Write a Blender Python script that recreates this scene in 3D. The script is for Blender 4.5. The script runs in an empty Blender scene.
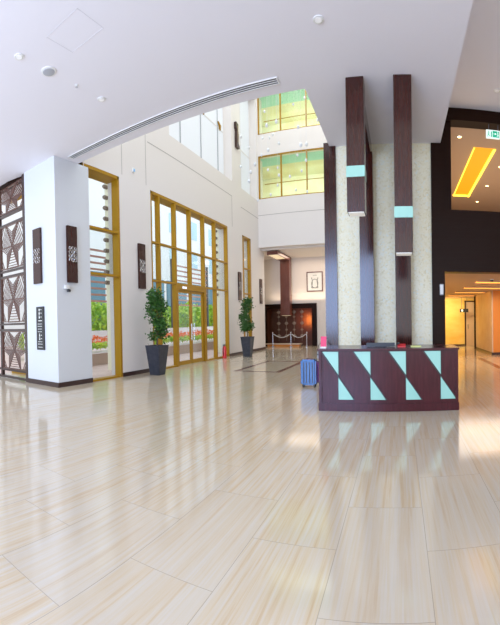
import bpy, bmesh, math, random
from mathutils import Vector, Matrix
random.seed(7)
PI = math.pi
C = bpy.context.scene.collection
scene = bpy.context.scene

# ------------------------------------------------------------------ camera
FPX, CX, CY = 388.324, 400.28, 326.97           # stitched wide view: cylindrical lens
EYE = 1.525
cam = bpy.data.cameras.new('camera')
cam.type = 'PANO'
cam.panorama_type = 'CENTRAL_CYLINDRICAL'
cam.central_cylindrical_radius = 1.0
cam.central_cylindrical_range_u_min = -CX / FPX
cam.central_cylindrical_range_u_max = (500 - CX) / FPX
cam.central_cylindrical_range_v_min = -(625 - CY) / FPX
cam.central_cylindrical_range_v_max = CY / FPX
cam.clip_end = 400
camo = bpy.data.objects.new('camera', cam)
C.objects.link(camo)
pitch, roll = -0.0187, 0.0114
Rp = Matrix(((1, 0, 0), (0, math.cos(pitch), -math.sin(pitch)), (0, math.sin(pitch), math.cos(pitch))))
Rr = Matrix(((math.cos(roll), 0, math.sin(roll)), (0, 1, 0), (-math.sin(roll), 0, math.cos(roll))))
base = Matrix(((1, 0, 0), (0, 0, -1), (0, 1, 0)))       # camera looking along +Y, up Z
camo.matrix_world = Matrix.Translation((0, 0, EYE)) @ (Rp @ Rr @ base).to_4x4()
scene.camera = camo

# ------------------------------------------------------------------ world
w = bpy.data.worlds.new('sky'); scene.world = w; w.use_nodes = True
bg = w.node_tree.nodes['Background']
bg.inputs[0].default_value = (0.86, 0.93, 1.0, 1); bg.inputs[1].default_value = 1.5

def area(name, loc, rot, sx, sy, power, col):
    l = bpy.data.lights.new(name, 'AREA'); l.shape = 'RECTANGLE'; l.size = sx; l.size_y = sy
    l.energy = power; l.color = col
    o = bpy.data.objects.new(name, l); C.objects.link(o); o.location = loc; o.rotation_euler = rot
    return o
area('window_light_behind', (-3.6, -5, 3.0), (PI/2, 0, 0), 4.6, 4.6, 680, (0.36, 0.55, 1.0))
area('fill_behind', (-3, -5.05, 3.0), (PI/2, 0, 0), 15, 5, 110, (1.0, 0.96, 0.92))  # added soft fill for even light, standing in for an unseen window side
area('upward_fill_behind', (-3, -3.0, 0.3), (PI, 0, 0), 13, 3.5, 150, (0.98, 0.97, 1.0))  # added fill aimed upward to brighten the ceiling, no real source there
area('skylight_atrium', (-4.5, 13.5, 15.5), (0, 0, 0), 5.5, 10, 330, (1.0, 0.97, 0.93))
area('lobby_fill_overhead', (-3, 2.5, 5.5), (0, 0, 0), 9, 6, 80, (1.0, 0.93, 0.84))  # added broad fill so the lobby is not dim, no such fitting

scene.view_settings.view_transform = 'Standard'
scene.view_settings.look = 'None'
scene.view_settings.exposure = 0.12
scene.view_settings.gamma = 1.0
scene.view_settings.use_curve_mapping = False

# ------------------------------------------------------------------ materials
def mat(name, col, rough=0.5, metal=0.0, coat=0.0, emit=None, es=0.0, spec=0.5, noise=None):
    m = bpy.data.materials.new(name); m.use_nodes = True
    nt = m.node_tree; b = nt.nodes['Principled BSDF']
    b.inputs['Base Color'].default_value = (*col, 1)
    b.inputs['Roughness'].default_value = rough
    b.inputs['Metallic'].default_value = metal
    b.inputs['Coat Weight'].default_value = coat
    b.inputs['Coat Roughness'].default_value = 0.12
    b.inputs['Specular IOR Level'].default_value = spec
    if emit:
        b.inputs['Emission Color'].default_value = (*emit, 1); b.inputs['Emission Strength'].default_value = es
    if noise:                                    # (scale xyz, other colour, low, high)
        sc, c2, lo, hi = noise
        g = nt.nodes.new('ShaderNodeNewGeometry'); mp = nt.nodes.new('ShaderNodeMapping')
        mp.inputs['Scale'].default_value = sc
        n = nt.nodes.new('ShaderNodeTexNoise'); n.inputs['Scale'].default_value = 1; n.inputs['Detail'].default_value = 5
        r = nt.nodes.new('ShaderNodeMapRange'); r.inputs[1].default_value = lo; r.inputs[2].default_value = hi
        mx = nt.nodes.new('ShaderNodeMix'); mx.data_type = 'RGBA'
        mx.inputs[6].default_value = (*col, 1); mx.inputs[7].default_value = (*c2, 1)
        nt.links.new(g.outputs['Position'], mp.inputs['Vector']); nt.links.new(mp.outputs[0], n.inputs['Vector'])
        nt.links.new(n.outputs['Fac'], r.inputs[0]); nt.links.new(r.outputs[0], mx.inputs[0])
        nt.links.new(mx.outputs[2], b.inputs['Base Color'])
    return m

def glass_mat(name, tint=(1, 1, 1)):
    m = bpy.data.materials.new(name); m.use_nodes = True; nt = m.node_tree; nt.nodes.clear()
    out = nt.nodes.new('ShaderNodeOutputMaterial'); mx = nt.nodes.new('ShaderNodeMixShader')
    t = nt.nodes.new('ShaderNodeBsdfTransparent'); t.inputs[0].default_value = (*tint, 1)
    g = nt.nodes.new('ShaderNodeBsdfGlossy'); g.inputs['Roughness'].default_value = 0.02
    fr = nt.nodes.new('ShaderNodeLayerWeight'); fr.inputs[0].default_value = 0.5
    pw = nt.nodes.new('ShaderNodeMath'); pw.operation = 'POWER'; pw.inputs[1].default_value = 5.0
    ml = nt.nodes.new('ShaderNodeMath'); ml.operation = 'MULTIPLY_ADD'; ml.inputs[1].default_value = 0.6; ml.inputs[2].default_value = 0.02
    nt.links.new(fr.outputs['Facing'], pw.inputs[0]); nt.links.new(pw.outputs[0], ml.inputs[0])
    nt.links.new(ml.outputs[0], mx.inputs[0]); nt.links.new(t.outputs[0], mx.inputs[1])
    nt.links.new(g.outputs[0], mx.inputs[2]); nt.links.new(mx.outputs[0], out.inputs[0])
    return m

def translucent_mat(name, col):
    m = bpy.data.materials.new(name); m.use_nodes = True; nt = m.node_tree; nt.nodes.clear()
    out = nt.nodes.new('ShaderNodeOutputMaterial'); mx = nt.nodes.new('ShaderNodeMixShader')
    t = nt.nodes.new('ShaderNodeBsdfTranslucent'); t.inputs[0].default_value = (*col, 1)
    g = nt.nodes.new('ShaderNodeBsdfDiffuse'); g.inputs[0].default_value = (*col, 1)
    mx.inputs[0].default_value = 0.35
    nt.links.new(t.outputs[0], mx.inputs[1]); nt.links.new(g.outputs[0], mx.inputs[2]); nt.links.new(mx.outputs[0], out.inputs[0])
    return m

def floor_mat():
    m = bpy.data.materials.new('travertine_tiles'); m.use_nodes = True; nt = m.node_tree; N = nt.nodes; L = nt.links
    b = N['Principled BSDF']
    g = N.new('ShaderNodeNewGeometry'); s = N.new('ShaderNodeSeparateXYZ'); L.new(g.outputs['Position'], s.inputs[0])
    def add(sock, v):
        a = N.new('ShaderNodeMath'); a.operation = 'ADD'; a.inputs[1].default_value = v; L.new(sock, a.inputs[0]); return a.outputs[0]
    cx = N.new('ShaderNodeCombineXYZ'); L.new(add(s.outputs['Y'], 120.48), cx.inputs[0]); L.new(add(s.outputs['X'], 62.24), cx.inputs[1])
    br = N.new('ShaderNodeTexBrick'); br.offset = 0.5; br.offset_frequency = 2; br.squash = 1; br.squash_frequency = 2
    br.inputs['Scale'].default_value = 1; br.inputs['Brick Width'].default_value = 1.2; br.inputs['Row Height'].default_value = 0.6
    br.inputs['Mortar Size'].default_value = 0.0022; br.inputs['Mortar Smooth'].default_value = 0.3; br.inputs['Bias'].default_value = 0
    br.inputs['Color1'].default_value = (0, 0, 0, 1); br.inputs['Color2'].default_value = (1, 1, 1, 1)
    L.new(cx.outputs[0], br.inputs['Vector'])
    # veins run along Y, each tile cut from another piece of stone
    rnd = N.new('ShaderNodeMath'); rnd.operation = 'MULTIPLY'; rnd.inputs[1].default_value = 37.0; L.new(br.outputs['Color'], rnd.inputs[0])
    def mul(sock, v):
        a = N.new('ShaderNodeMath'); a.operation = 'MULTIPLY'; a.inputs[1].default_value = v; L.new(sock, a.inputs[0]); return a.outputs[0]
    v = N.new('ShaderNodeCombineXYZ'); L.new(mul(s.outputs['X'], 30.0), v.inputs[0]); L.new(mul(s.outputs['Y'], 0.8), v.inputs[1]); L.new(rnd.outputs[0], v.inputs[2])
    n = N.new('ShaderNodeTexNoise'); n.inputs['Scale'].default_value = 1; n.inputs['Detail'].default_value = 6; n.inputs['Roughness'].default_value = 0.62; n.inputs['Distortion'].default_value = 0.25
    L.new(v.outputs[0], n.inputs['Vector'])
    cr = N.new('ShaderNodeValToRGB'); L.new(n.outputs['Fac'], cr.inputs[0])
    e = cr.color_ramp.elements
    e[0].position = 0.26; e[0].color = (0.50, 0.34, 0.18, 1)
    e[1].position = 0.72; e[1].color = (0.57, 0.52, 0.44, 1)
    k = e.new(0.44); k.color = (0.565, 0.45, 0.30, 1)
    k = e.new(0.54); k.color = (0.565, 0.48, 0.36, 1)
    tint = N.new('ShaderNodeMix'); tint.data_type = 'RGBA'; tint.inputs[7].default_value = (0.55, 0.49, 0.40, 1)
    L.new(mul(br.outputs['Color'], 0.45), tint.inputs[0]); L.new(cr.outputs[0], tint.inputs[6])
    mo = N.new('ShaderNodeMix'); mo.data_type = 'RGBA'; mo.inputs[7].default_value = (0.30, 0.26, 0.21, 1)
    L.new(mul(br.outputs['Fac'], 0.8), mo.inputs[0]); L.new(tint.outputs[2], mo.inputs[6])
    L.new(mo.outputs[2], b.inputs['Base Color'])
    b.inputs['Roughness'].default_value = 0.13; b.inputs['Specular IOR Level'].default_value = 0.9
    n2 = N.new('ShaderNodeTexNoise'); n2.inputs['Scale'].default_value = 1.6; n2.inputs['Detail'].default_value = 2
    L.new(g.outputs['Position'], n2.inputs['Vector'])
    r = N.new('ShaderNodeMapRange'); r.inputs[3].default_value = 0.07; r.inputs[4].default_value = 0.15; L.new(n2.outputs['Fac'], r.inputs[0])
    L.new(r.outputs[0], b.inputs['Roughness'])
    return m

def mosaic_mat():
    m = bpy.data.materials.new('pearl_mosaic'); m.use_nodes = True; nt = m.node_tree; N = nt.nodes; L = nt.links
    b = N['Principled BSDF']; g = N.new('ShaderNodeNewGeometry')
    vo = N.new('ShaderNodeTexVoronoi'); vo.inputs['Scale'].default_value = 26
    L.new(g.outputs['Position'], vo.inputs['Vector'])
    cr = N.new('ShaderNodeValToRGB'); L.new(vo.outputs['Color'], cr.inputs[0])
    e = cr.color_ramp.elements
    e[0].position = 0.1; e[0].color = (0.70, 0.62, 0.34, 1); e[1].position = 0.75; e[1].color = (0.93, 0.89, 0.70, 1)
    k = e.new(0.35); k.color = (0.88, 0.82, 0.56, 1)
    k = e.new(0.9); k.color = (0.80, 0.88, 0.82, 1)
    n = N.new('ShaderNodeTexNoise'); n.inputs['Scale'].default_value = 5; n.inputs['Detail'].default_value = 4; L.new(g.outputs['Position'], n.inputs['Vector'])
    mx = N.new('ShaderNodeMix'); mx.data_type = 'RGBA'; mx.inputs[7].default_value = (0.90, 0.86, 0.66, 1)
    L.new(n.outputs['Fac'], mx.inputs[0]); L.new(cr.outputs[0], mx.inputs[6]); L.new(mx.outputs[2], b.inputs['Base Color'])
    b.inputs['Roughness'].default_value = 0.55; b.inputs['Specular IOR Level'].default_value = 0.3
    return m

M = dict(
    white=mat('white_paint', (0.79, 0.745, 0.715), 0.6),
    ceil=mat('ceiling_paint', (0.84, 0.825, 0.875), 0.75),
    cream=mat('cream_plaster', (0.80, 0.74, 0.68), 0.7),
    groove=mat('joint_shadow_gap', (0.45, 0.42, 0.40), 0.8),
    gold=mat('gold_anodised', (0.41, 0.215, 0.008), 0.4, 0.15, spec=0.3),
    wood=mat('dark_wenge', (0.032, 0.0045, 0.002), 0.15, 0, 0, spec=0.55, noise=((30, 30, 2), (0.050, 0.008, 0.003), .4, .7)),
    wooddesk=mat('plum_wood', (0.048, 0.003, 0.008), 0.2, 0, 0, spec=0.35, noise=((30, 30, 3), (0.070, 0.006, 0.012), .4, .7)),
    woodblk=mat('black_brown_panel', (0.016, 0.0045, 0.0015), 0.35, 0, 0, spec=0.12, noise=((2, 2, 30), (0.017, 0.007, 0.004), .4, .7)),
    pier=mat('pier_paint', (0.70, 0.725, 0.75), 0.6),
    copper=mat('red_brown_wood', (0.13, 0.035, 0.022), 0.35, 0, 0.4, noise=((20, 20, 2), (0.17, 0.05, 0.03), .4, .7)),
    lattice=mat('carved_wood', (0.13, 0.06, 0.045), 0.25, 0, 0.3),
    mint=mat('mint_glass', (0.33, 0.63, 0.53), 0.3, 0, 0.2),
    skirt=mat('skirting_wood', (0.035, 0.010, 0.008), 0.35, 0, 0.3),
    floor=floor_mat(), mosaic=mosaic_mat(),
    glass=glass_mat('clear_glass', (0.96, 0.98, 0.98)),
    gglass=glass_mat('green_tinted_glass', (0.96, 0.99, 0.93)),
    blind=translucent_mat('white_blind', (0.93, 0.94, 0.95)),
    steel=mat('brushed_steel', (0.65, 0.65, 0.66), 0.25, 1.0),
    chrome=mat('chrome', (0.85, 0.85, 0.87), 0.1, 1.0),
    black=mat('black_plastic', (0.02, 0.02, 0.022), 0.35),
    grey=mat('grey_plastic', (0.42, 0.43, 0.46), 0.5),
    dgrey=mat('dark_grey', (0.09, 0.09, 0.10), 0.5),
    wplastic=mat('white_plastic', (0.82, 0.82, 0.80), 0.4),
    slot=mat('vent_slot_dark', (0.12, 0.11, 0.12), 0.7),
    pot=mat('slate_pot', (0.030, 0.034, 0.048), 0.45, noise=((9, 9, 9), (0.048, 0.052, 0.068), .4, .7)),
    soil=mat('soil', (0.06, 0.04, 0.025), 0.9),
    leaf=mat('dark_leaf', (0.020, 0.085, 0.010), 0.45, noise=((14, 14, 14), (0.065, 0.19, 0.025), .4, .65)),
    leafy=mat('yellow_green_leaf', (0.66, 0.80, 0.08), 0.5, noise=((2, 2, 2), (0.28, 0.58, 0.06), .35, .65)),
    flower=mat('orange_flower', (0.95, 0.22, 0.03), 0.5),
    bark=mat('bark', (0.16, 0.10, 0.06), 0.8),
    blue=mat('blue_shell', (0.0, 0.11, 0.36), 0.15, 0.0, 0.5),
    pink=mat('mauve_shell', (0.55, 0.16, 0.50), 0.3, 0, 0.4),
    red=mat('red_enamel', (0.70, 0.02, 0.03), 0.3, 0, 0.4),
    magenta=mat('magenta_print', (0.75, 0.03, 0.12), 0.4),
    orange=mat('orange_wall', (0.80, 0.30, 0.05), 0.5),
    yellow=mat('yellow_wall', (0.85, 0.62, 0.20), 0.5, noise=((1.5, 1.5, 3), (0.80, 0.50, 0.10), .35, .7)),
    beige=mat('beige_stone', (0.74, 0.60, 0.46), 0.4, noise=((2, 2, 2), (0.66, 0.50, 0.36), .35, .7)),
    tan=mat('tan_plaster', (0.62, 0.46, 0.34), 0.6),
    lime=mat('lime_wall', (0.78, 0.80, 0.62), 0.6, noise=((0.8, 0.8, 1.5), (0.74, 0.70, 0.44), .35, .65)),
    teal=mat('teal_soffit', (0.36, 0.70, 0.64), 0.5),
    paving=mat('pink_paving', (0.72, 0.56, 0.50), 0.7, noise=((2, 2, 2), (0.62, 0.46, 0.42), .35, .7)),
    planter=mat('tan_stone', (0.55, 0.42, 0.34), 0.7),
    bwhite=mat('white_render', (0.90, 0.90, 0.92), 0.7),
    bglass=mat('teal_curtain_glass', (0.10, 0.24, 0.32), 0.15),
    bwin=mat('pale_window_glass', (0.52, 0.76, 0.88), 0.15),
    rust=mat('rust_slat', (0.45, 0.22, 0.17), 0.6),
    colcream=mat('pale_cream_render', (0.90, 0.88, 0.68), 0.6),
    bracket=mat('bronze_lamp', (0.20, 0.15, 0.12), 0.4, 0.4),
    darkstone=mat('dark_brown_inlay', (0.20, 0.10, 0.075), 0.18),
    paper=mat('paper', (0.86, 0.86, 0.82), 0.7),
    ink=mat('grey_ink', (0.30, 0.32, 0.30), 0.7),
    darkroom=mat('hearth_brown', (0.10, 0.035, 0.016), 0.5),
    bronze=mat('aged_bronze', (0.30, 0.22, 0.16), 0.4, 0.5),
    green=mat('exit_green', (0.02, 0.40, 0.22), 0.4, emit=(0.02, 0.45, 0.25), es=0.5),
    signwhite=mat('exit_white', (0.85, 0.9, 0.85), 0.4, emit=(0.85, 1, 0.9), es=0.5),
    lamp=mat('lamp_lens', (0.9, 0.9, 0.9), 0.4, emit=(1, 0.98, 0.95), es=0.1),
    warmlens=mat('warm_lens', (1, 0.9, 0.7), 0.4, emit=(1, 0.62, 0.25), es=9),
    cove=mat('cove_glow', (0.6, 0.3, 0.05), 0.5, emit=(1, 0.40, 0.0), es=0.75),
    coveedge=mat('cove_tube', (1, 0.8, 0.2), 0.5, emit=(1, 0.74, 0.06), es=2.0),
    strip=mat('orange_cove', (1, 0.4, 0.05), 0.5, emit=(1, 0.42, 0.06), es=1.9),
    panel_lit=mat('lit_underside', (0.85, 0.85, 0.8), 0.4, emit=(1, 0.97, 0.9), es=0.25),
    warmpanel=mat('warm_underside', (0.9, 0.8, 0.5), 0.4, emit=(1, 0.78, 0.5), es=0.5),
    fire=mat('ember_glow', (1, 0.4, 0.05), 0.5, emit=(1, 0.28, 0.03), es=2.5),
    crystal=mat('frosted_crystal', (0.80, 0.82, 0.86), 0.15, 0.0, 0.5),
    wire=mat('fine_wire', (0.75, 0.75, 0.78), 0.3, 0.5),
    sensor=mat('blue_sensor', (0.25, 0.55, 0.9), 0.3),
)

# ------------------------------------------------------------------ mesh helpers
class MB:
    def __init__(s): s.bm = bmesh.new()
    def box(s, x0, x1, y0, y1, z0, z1, bev=0.0):
        bm = s.bm if not bev else bmesh.new()
        vs = [bm.verts.new(p) for p in ((x0,y0,z0),(x1,y0,z0),(x1,y1,z0),(x0,y1,z0),(x0,y0,z1),(x1,y0,z1),(x1,y1,z1),(x0,y1,z1))]
        for f in ((0,3,2,1),(4,5,6,7),(0,1,5,4),(1,2,6,5),(2,3,7,6),(3,0,4,7)): bm.faces.new([vs[i] for i in f])
        if bev:
            bmesh.ops.bevel(bm, geom=bm.edges[:], offset=bev, segments=2, affect='EDGES')
            s._merge(bm)
        return s
    def _merge(s, bm):
        me = bpy.data.meshes.new('t'); bm.to_mesh(me); bm.free(); s.bm.from_mesh(me); bpy.data.meshes.remove(me)
    def prism(s, pts, a, b, axis='y'):           # outline pts in the other two axes, swept from a to b
        def P(p, t): return {'y': (p[0], t, p[1]), 'x': (t, p[0], p[1]), 'z': (p[0], p[1], t)}[axis]
        A = [s.bm.verts.new(P(p, a)) for p in pts]; B = [s.bm.verts.new(P(p, b)) for p in pts]
        n = len(pts); s.bm.faces.new(A); s.bm.faces.new(B[::-1])
        for i in range(n): s.bm.faces.new((A[i], B[i], B[(i+1) % n], A[(i+1) % n]))
        return s
    def lathe(s, prof, cx=0, cy=0, cz=0, n=20, axis='z'):
        rings = []
        for r, h in prof:
            ring = []
            for i in range(n):
                a = 2*PI*i/n; u, v = r*math.cos(a), r*math.sin(a)
                p = {'z': (cx+u, cy+v, cz+h), 'y': (cx+u, cy+h, cz+v), 'x': (cx+h, cy+u, cz+v)}[axis]
                ring.append(s.bm.verts.new(p))
            rings.append(ring)
        for A, B in zip(rings, rings[1:]):
            for i in range(n): s.bm.faces.new((A[i], A[(i+1) % n], B[(i+1) % n], B[i]))
        s.bm.faces.new(rings[0][::-1]); s.bm.faces.new(rings[-1])
        return s
    def tube(s, pts, r, n=8):
        pts = [Vector(p) for p in pts]; rings = []
        for i, p in enumerate(pts):
            d = (pts[min(i+1, len(pts)-1)] - pts[max(i-1, 0)]).normalized()
            q = Vector((0, 0, 1)) if abs(d.z) < 0.9 else Vector((1, 0, 0))
            u = d.cross(q).normalized(); v = d.cross(u)
            rr = r[i] if isinstance(r, (list, tuple)) else r
            rings.append([s.bm.verts.new(p + u*rr*math.cos(2*PI*k/n) + v*rr*math.sin(2*PI*k/n)) for k in range(n)])
        for A, B in zip(rings, rings[1:]):
            for i in range(n): s.bm.faces.new((A[i], A[(i+1) % n], B[(i+1) % n], B[i]))
        s.bm.faces.new(rings[0][::-1]); s.bm.faces.new(rings[-1])
        return s
    def bar(s, a, b, t, d, yc):                  # flat bar in the xz plane from a to b, thickness t, depth d about yc
        a = Vector(a); b = Vector(b); n = (b-a).normalized(); p = Vector((-n.y, n.x))*t/2
        s.prism([tuple(a+p), tuple(b+p), tuple(b-p), tuple(a-p)], yc-d/2, yc+d/2); return s
    def quad(s, *p):
        s.bm.faces.new([s.bm.verts.new(q) for q in p]); return s
    def build(s, name, m, parent=None, smooth=False):
        bmesh.ops.recalc_face_normals(s.bm, faces=s.bm.faces[:])
        me = bpy.data.meshes.new(name); s.bm.to_mesh(me); s.bm.free(); me.materials.append(m)
        if smooth:
            for p in me.polygons: p.use_smooth = True
            me.shade_flat() if False else None
        o = bpy.data.objects.new(name, me); C.objects.link(o)
        if parent:
            o.parent = parent
            src = parent if '_w' in parent else (parent.parent if parent.parent and '_w' in parent.parent else None)
            inv = Vector(src['_w']) if src else Vector((0, 0, 0))
            me.transform(Matrix.Translation(-inv)); 
        return o
def tag(o, label, cat, group=None, kind=None):
    o['label'] = label; o['category'] = cat
    if group: o['group'] = group
    if kind: o['kind'] = kind
    return o
def thing(name, label, cat, loc=(0, 0, 0), group=None, rz=0):
    o = bpy.data.objects.new(name, None); C.objects.link(o); o.location = loc; o.empty_display_size = .1
    o.rotation_euler = (0, 0, rz)
    return tag(o, label, cat, group)
def struct(name, label=None, loc=None):
    o = bpy.data.objects.new(name, None); C.objects.link(o); o['kind'] = 'structure'
    if label: o['label'] = label
    return o
def S(o, label=None):
    o['kind'] = 'structure'
    if label: o['label'] = label
    return o
def copytree(o, loc=None, rz=None, label=None, parent=None, scale=None):
    c = o.copy(); C.objects.link(c)
    if parent: c.parent = parent
    for ch in [k for k in bpy.data.objects if k.parent == o]: copytree(ch, parent=c)
    if loc is not None: c.location = loc
    if rz is not None: c.rotation_euler = (0, 0, rz)
    if scale: c.scale = scale
    if label: c['label'] = label
    return c
def leaves(mb, n, sampler, size, rnd):
    for _ in range(n):
        p = Vector(sampler()); s_ = size*rnd.uniform(.7, 1.3)
        d = Vector((rnd.gauss(0, 1), rnd.gauss(0, 1), rnd.gauss(0, .7))).normalized()
        q = Vector((rnd.gauss(0, 1), rnd.gauss(0, 1), rnd.gauss(0, 1))).cross(d).normalized()
        k = d.cross(q)*0.12*s_
        a = p; b = p + d*s_*.5 + q*s_*.28 + k; c = p + d*s_; e = p + d*s_*.5 - q*s_*.28 + k
        vs = [mb.bm.verts.new(v) for v in (a, b, c, e)]
        mb.bm.faces.new((vs[0], vs[1], vs[2])); mb.bm.faces.new((vs[0], vs[2], vs[3]))

# ================================================================== SETTING
WX = -7.4                     # inner face of the long left wall
ZC = 5.71                     # lobby ceiling
S(MB().prism([(-10.9, -5), (6.5, -5), (6.5, 24.2), (-9.7, 24.2), (-9.7, 20.4), (-7.85, 20.4), (-7.85, 7.05), (-10.9, 7.05)], -0.2, 0, 'z').build('floor', M['floor']), 'glossy travertine tile floor')
# lobby ceiling with the tongue over the reception desk
S(MB().prism([(-10.9, -5), (1.0, -5), (1.0, 9.3), (-1.65, 9.3), (-1.65, 6.87), (-10.9, 6.87)], ZC, ZC+0.9, 'z').build('ceiling', M['ceil']), 'white lobby ceiling')
S(MB().box(1.0, 6.5, -5, 9.3, 6.56, 6.8).build('ceiling.001', M['ceil']), 'higher ceiling on the right')

def wall_yz(x0, x1, y0, y1, z0, z1, holes):      # wall slab in the yz plane with rectangular openings
    ys = sorted({y0, y1} | {h[i] for h in holes for i in (0, 1)}); zs = sorted({z0, z1} | {h[i] for h in holes for i in (2, 3)})
    mb = MB()
    for a, b in zip(ys, ys[1:]):
        run = None
        for c, d in zip(zs, zs[1:]):
            my, mz = (a+b)/2, (c+d)/2
            solid = not any(h[0] < my < h[1] and h[2] < mz < h[3] for h in holes)
            if solid: run = (run[0], d) if run else (c, d)
            if (not solid or d == zs[-1]) and run: mb.box(x0, x1, a, b, *run); run = None
    return mb
W1 = (7.1, 8.5, 0, 5.8); W2 = (10.0, 15.70, 0, 5.8); W3 = (17.35, 18.45, 0, 5.75)
U1 = (11.16, 16.3, 8.0, 12.6); U2 = (17.35, 19.5, 8.0, 13.4)
mb = wall_yz(WX-.45, WX, 7.08, 20.4, 0, 15, [W1, W2, W3, U1, U2])
bmesh.ops.remove_doubles(mb.bm, verts=mb.bm.verts[:], dist=1e-4)
wl = S(mb.build('wall_left', M['white']), 'long white wall with tall windows')
# shallow joint lines on the wall
t = MB()
t.box(WX, WX+.004, 9.9, 16.2, 7.28, 7.31).box(WX, WX+.004, 16.2, 16.23, 5.9, 7.31)
t.box(WX, WX+.004, 17.25, 19.6, 7.05, 7.08).box(WX, WX+.004, 8.62, 8.64, 5.9, 12).box(WX, WX+.004, 9.78, 9.8, 5.9, 12)
S(t.build('trim_1', M['groove']), 'fine joint lines in the plaster')
S(MB().box(-8.68, WX+.02, 6.07, 7.24, 0, ZC).build('wall_pier', M['pier']), 'white square pier at the left')
S(MB().box(6.5, 6.7, -5, 9.6, 0, 6.8).build('wall_light_block', M['cream']), 'unseen cream wall added to cut light from the right')  # out of view, added to hold back sky light from the right
S(MB().box(-1.7, -1.6, 9.6, 19.6, 0, 15).build('wall_right', M['white']), 'side wall of the atrium')

# atrium end wall with two glazed bands
def wall_xz(y0, y1, x0, x1, z0, z1, holes):
    xs = sorted({x0, x1} | {h[i] for h in holes for i in (0, 1)}); zs = sorted({z0, z1} | {h[i] for h in holes for i in (2, 3)})
    mb = MB()
    for a, b in zip(xs, xs[1:]):
        for c, d in zip(zs, zs[1:]):
            if not any(h[0] < (a+b)/2 < h[1] and h[2] < (c+d)/2 < h[3] for h in holes): mb.box(a, b, y0, y1, c, d)
    bmesh.ops.remove_doubles(mb.bm, verts=mb.bm.verts[:], dist=1e-4)
    return mb
B1 = (-7.35, -1.7, 8.08, 10.38); B2 = (-7.35, -1.7, 11.52, 13.75)
S(wall_xz(19.6, 20.0, -7.4, -1.6, 5.5, 15, [B1, B2]).build('wall_back', M['white']), 'white atrium end wall above the alcove')
S(MB().box(-7.4, -1.6, 19.596, 19.6, 7.2, 7.23).build('trim_2', M['groove']))
# galleries behind the glazed bands
S(MB().box(-9, -1.6, 20.0, 24.4, 7.7, 7.95).box(-9, -1.6, 20.0, 24.4, 11.1, 11.35).box(-9, -1.6, 23.2, 23.3, 7.95, 15).build('wall_gallery', M['lime']), 'yellow green gallery wall')
S(MB().box(-9, -1.6, 20.0, 21.1, 10.40, 10.45).box(-9, -1.6, 20.0, 21.1, 13.75, 13.8).build('trim_8', M['teal']))
S(MB().box(-9, -1.6, 20.0, 23.2, 10.45, 10.6).box(-9, -1.6, 20.0, 23.2, 13.8, 13.9).build('ceiling_gallery', M['lime']))
area('gallery_fill', (-4.8, 21.6, 10.3), (math.radians(25), 0, 0), 6, 1.0, 90, (1, 1, 0.92))  # added fill lights to brighten both galleries, no fittings there
area('gallery_fill', (-4.8, 21.6, 13.6), (math.radians(25), 0, 0), 6, 1.0, 100, (1, 1, 0.92))
# alcove with the fireplace
S(wall_xz(23.0, 23.9, -9.6, -1.6, 0, 5.5, [(-8.25, -5.2, 0, 2.5)]).build('wall_alcove', M['cream']), 'cream alcove wall')
S(MB().box(-9.7, -9.6, 20.4, 23.9, 0, 5.5).box(-9.7, -7.85, 20.35, 20.45, 0, 15).build('wall_alcove_side', M['white']))
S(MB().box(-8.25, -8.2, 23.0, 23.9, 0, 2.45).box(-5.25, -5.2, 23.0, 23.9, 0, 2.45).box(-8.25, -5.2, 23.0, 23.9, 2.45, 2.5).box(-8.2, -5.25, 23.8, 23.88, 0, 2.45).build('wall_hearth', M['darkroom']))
S(MB().box(-9.7, -1.6, 20.0, 23.9, 5.4, 5.6).build('ceiling_alcove', M['cream']))
area('alcove_lamp', (-5.0, 21.5, 5.3), (0, 0, 0), 5, 1.6, 75, (1.0, 0.83, 0.66))
area('alcove_wall_wash', (-6.0, 22.6, 2.75), (PI, 0, 0), 3.6, 0.25, 22, (1.0, 0.80, 0.58))

# mosaic wall behind the desk, dark surrounds
S(MB().box(-1.5, 0.77, 9.3, 9.6, 0, ZC).build('wall_reception', M['mosaic']), 'pearl mosaic wall behind the reception desk')
S(MB().box(-1.79, -1.5, 9.25, 9.6, 0, 5.80).build('trim_3', M['wood']), 'dark wood pilaster left of the mosaic')
S(MB().box(0.77, 1.08, 9.25, 9.6, 0, 6.56).box(1.08, 1.26, 9.32, 9.6, 4.1, 6.3).box(1.08, 6.5, 9.25, 9.6, 2.66, 4.14).box(1.08, 6.5, 9.25, 9.6, 6.27, 6.56).build('wall_front', M['woodblk']), 'dark panelled portal with upper gallery opening')
# lower corridor and upper gallery to the right
S(MB().box(0.9, 6.5, 22.0, 22.2, 0, 2.9).build('wall_far', M['yellow']), 'bright yellow corridor end wall')
S(MB().box(3.85, 6.5, 16.0, 19.6, 0, 2.72).build('wall_block', M['beige']), 'beige stone block at the corridor side')
S(MB().box(3.9, 6.5, 15.97, 16.0, 0, 2.72).build('wall_block_front', M['orange']))
S(MB().box(-1.6, 6.5, 9.6, 22.2, 2.72, 2.95).build('ceiling_corridor', M['tan']), 'corridor ceiling')
S(MB().box(-1.6, 6.5, 9.6, 20, 6.31, 6.6).build('ceiling_upper', M['tan']), 'tan ceiling of the upper gallery')
S(MB().box(-1.6, 6.5, 20, 20.2, 2.95, 6.6).build('wall_upper', M['tan']))
S(MB().box(6.4, 6.5, 9.6, 22.2, 0, 6.6).build('wall_outer', M['tan']))
S(MB().box(0.9, 1.0, 9.6, 22.0, 0, 2.72).build('wall_corridor', M['yellow']))
area('corridor_glow', (2.3, 20.4, 2.6), (math.radians(35), 0, 0), 2.4, 1.0, 115, (1.0, 0.80, 0.42))
area('corridor_glow', (3.0, 13.5, 2.6), (0, 0, 0), 2.5, 4, 75, (1.0, 0.86, 0.70))
area('upper_glow', (2.6, 12.6, 3.2), (PI, 0, 0), 3, 5, 75, (1.0, 0.74, 0.48))

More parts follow.
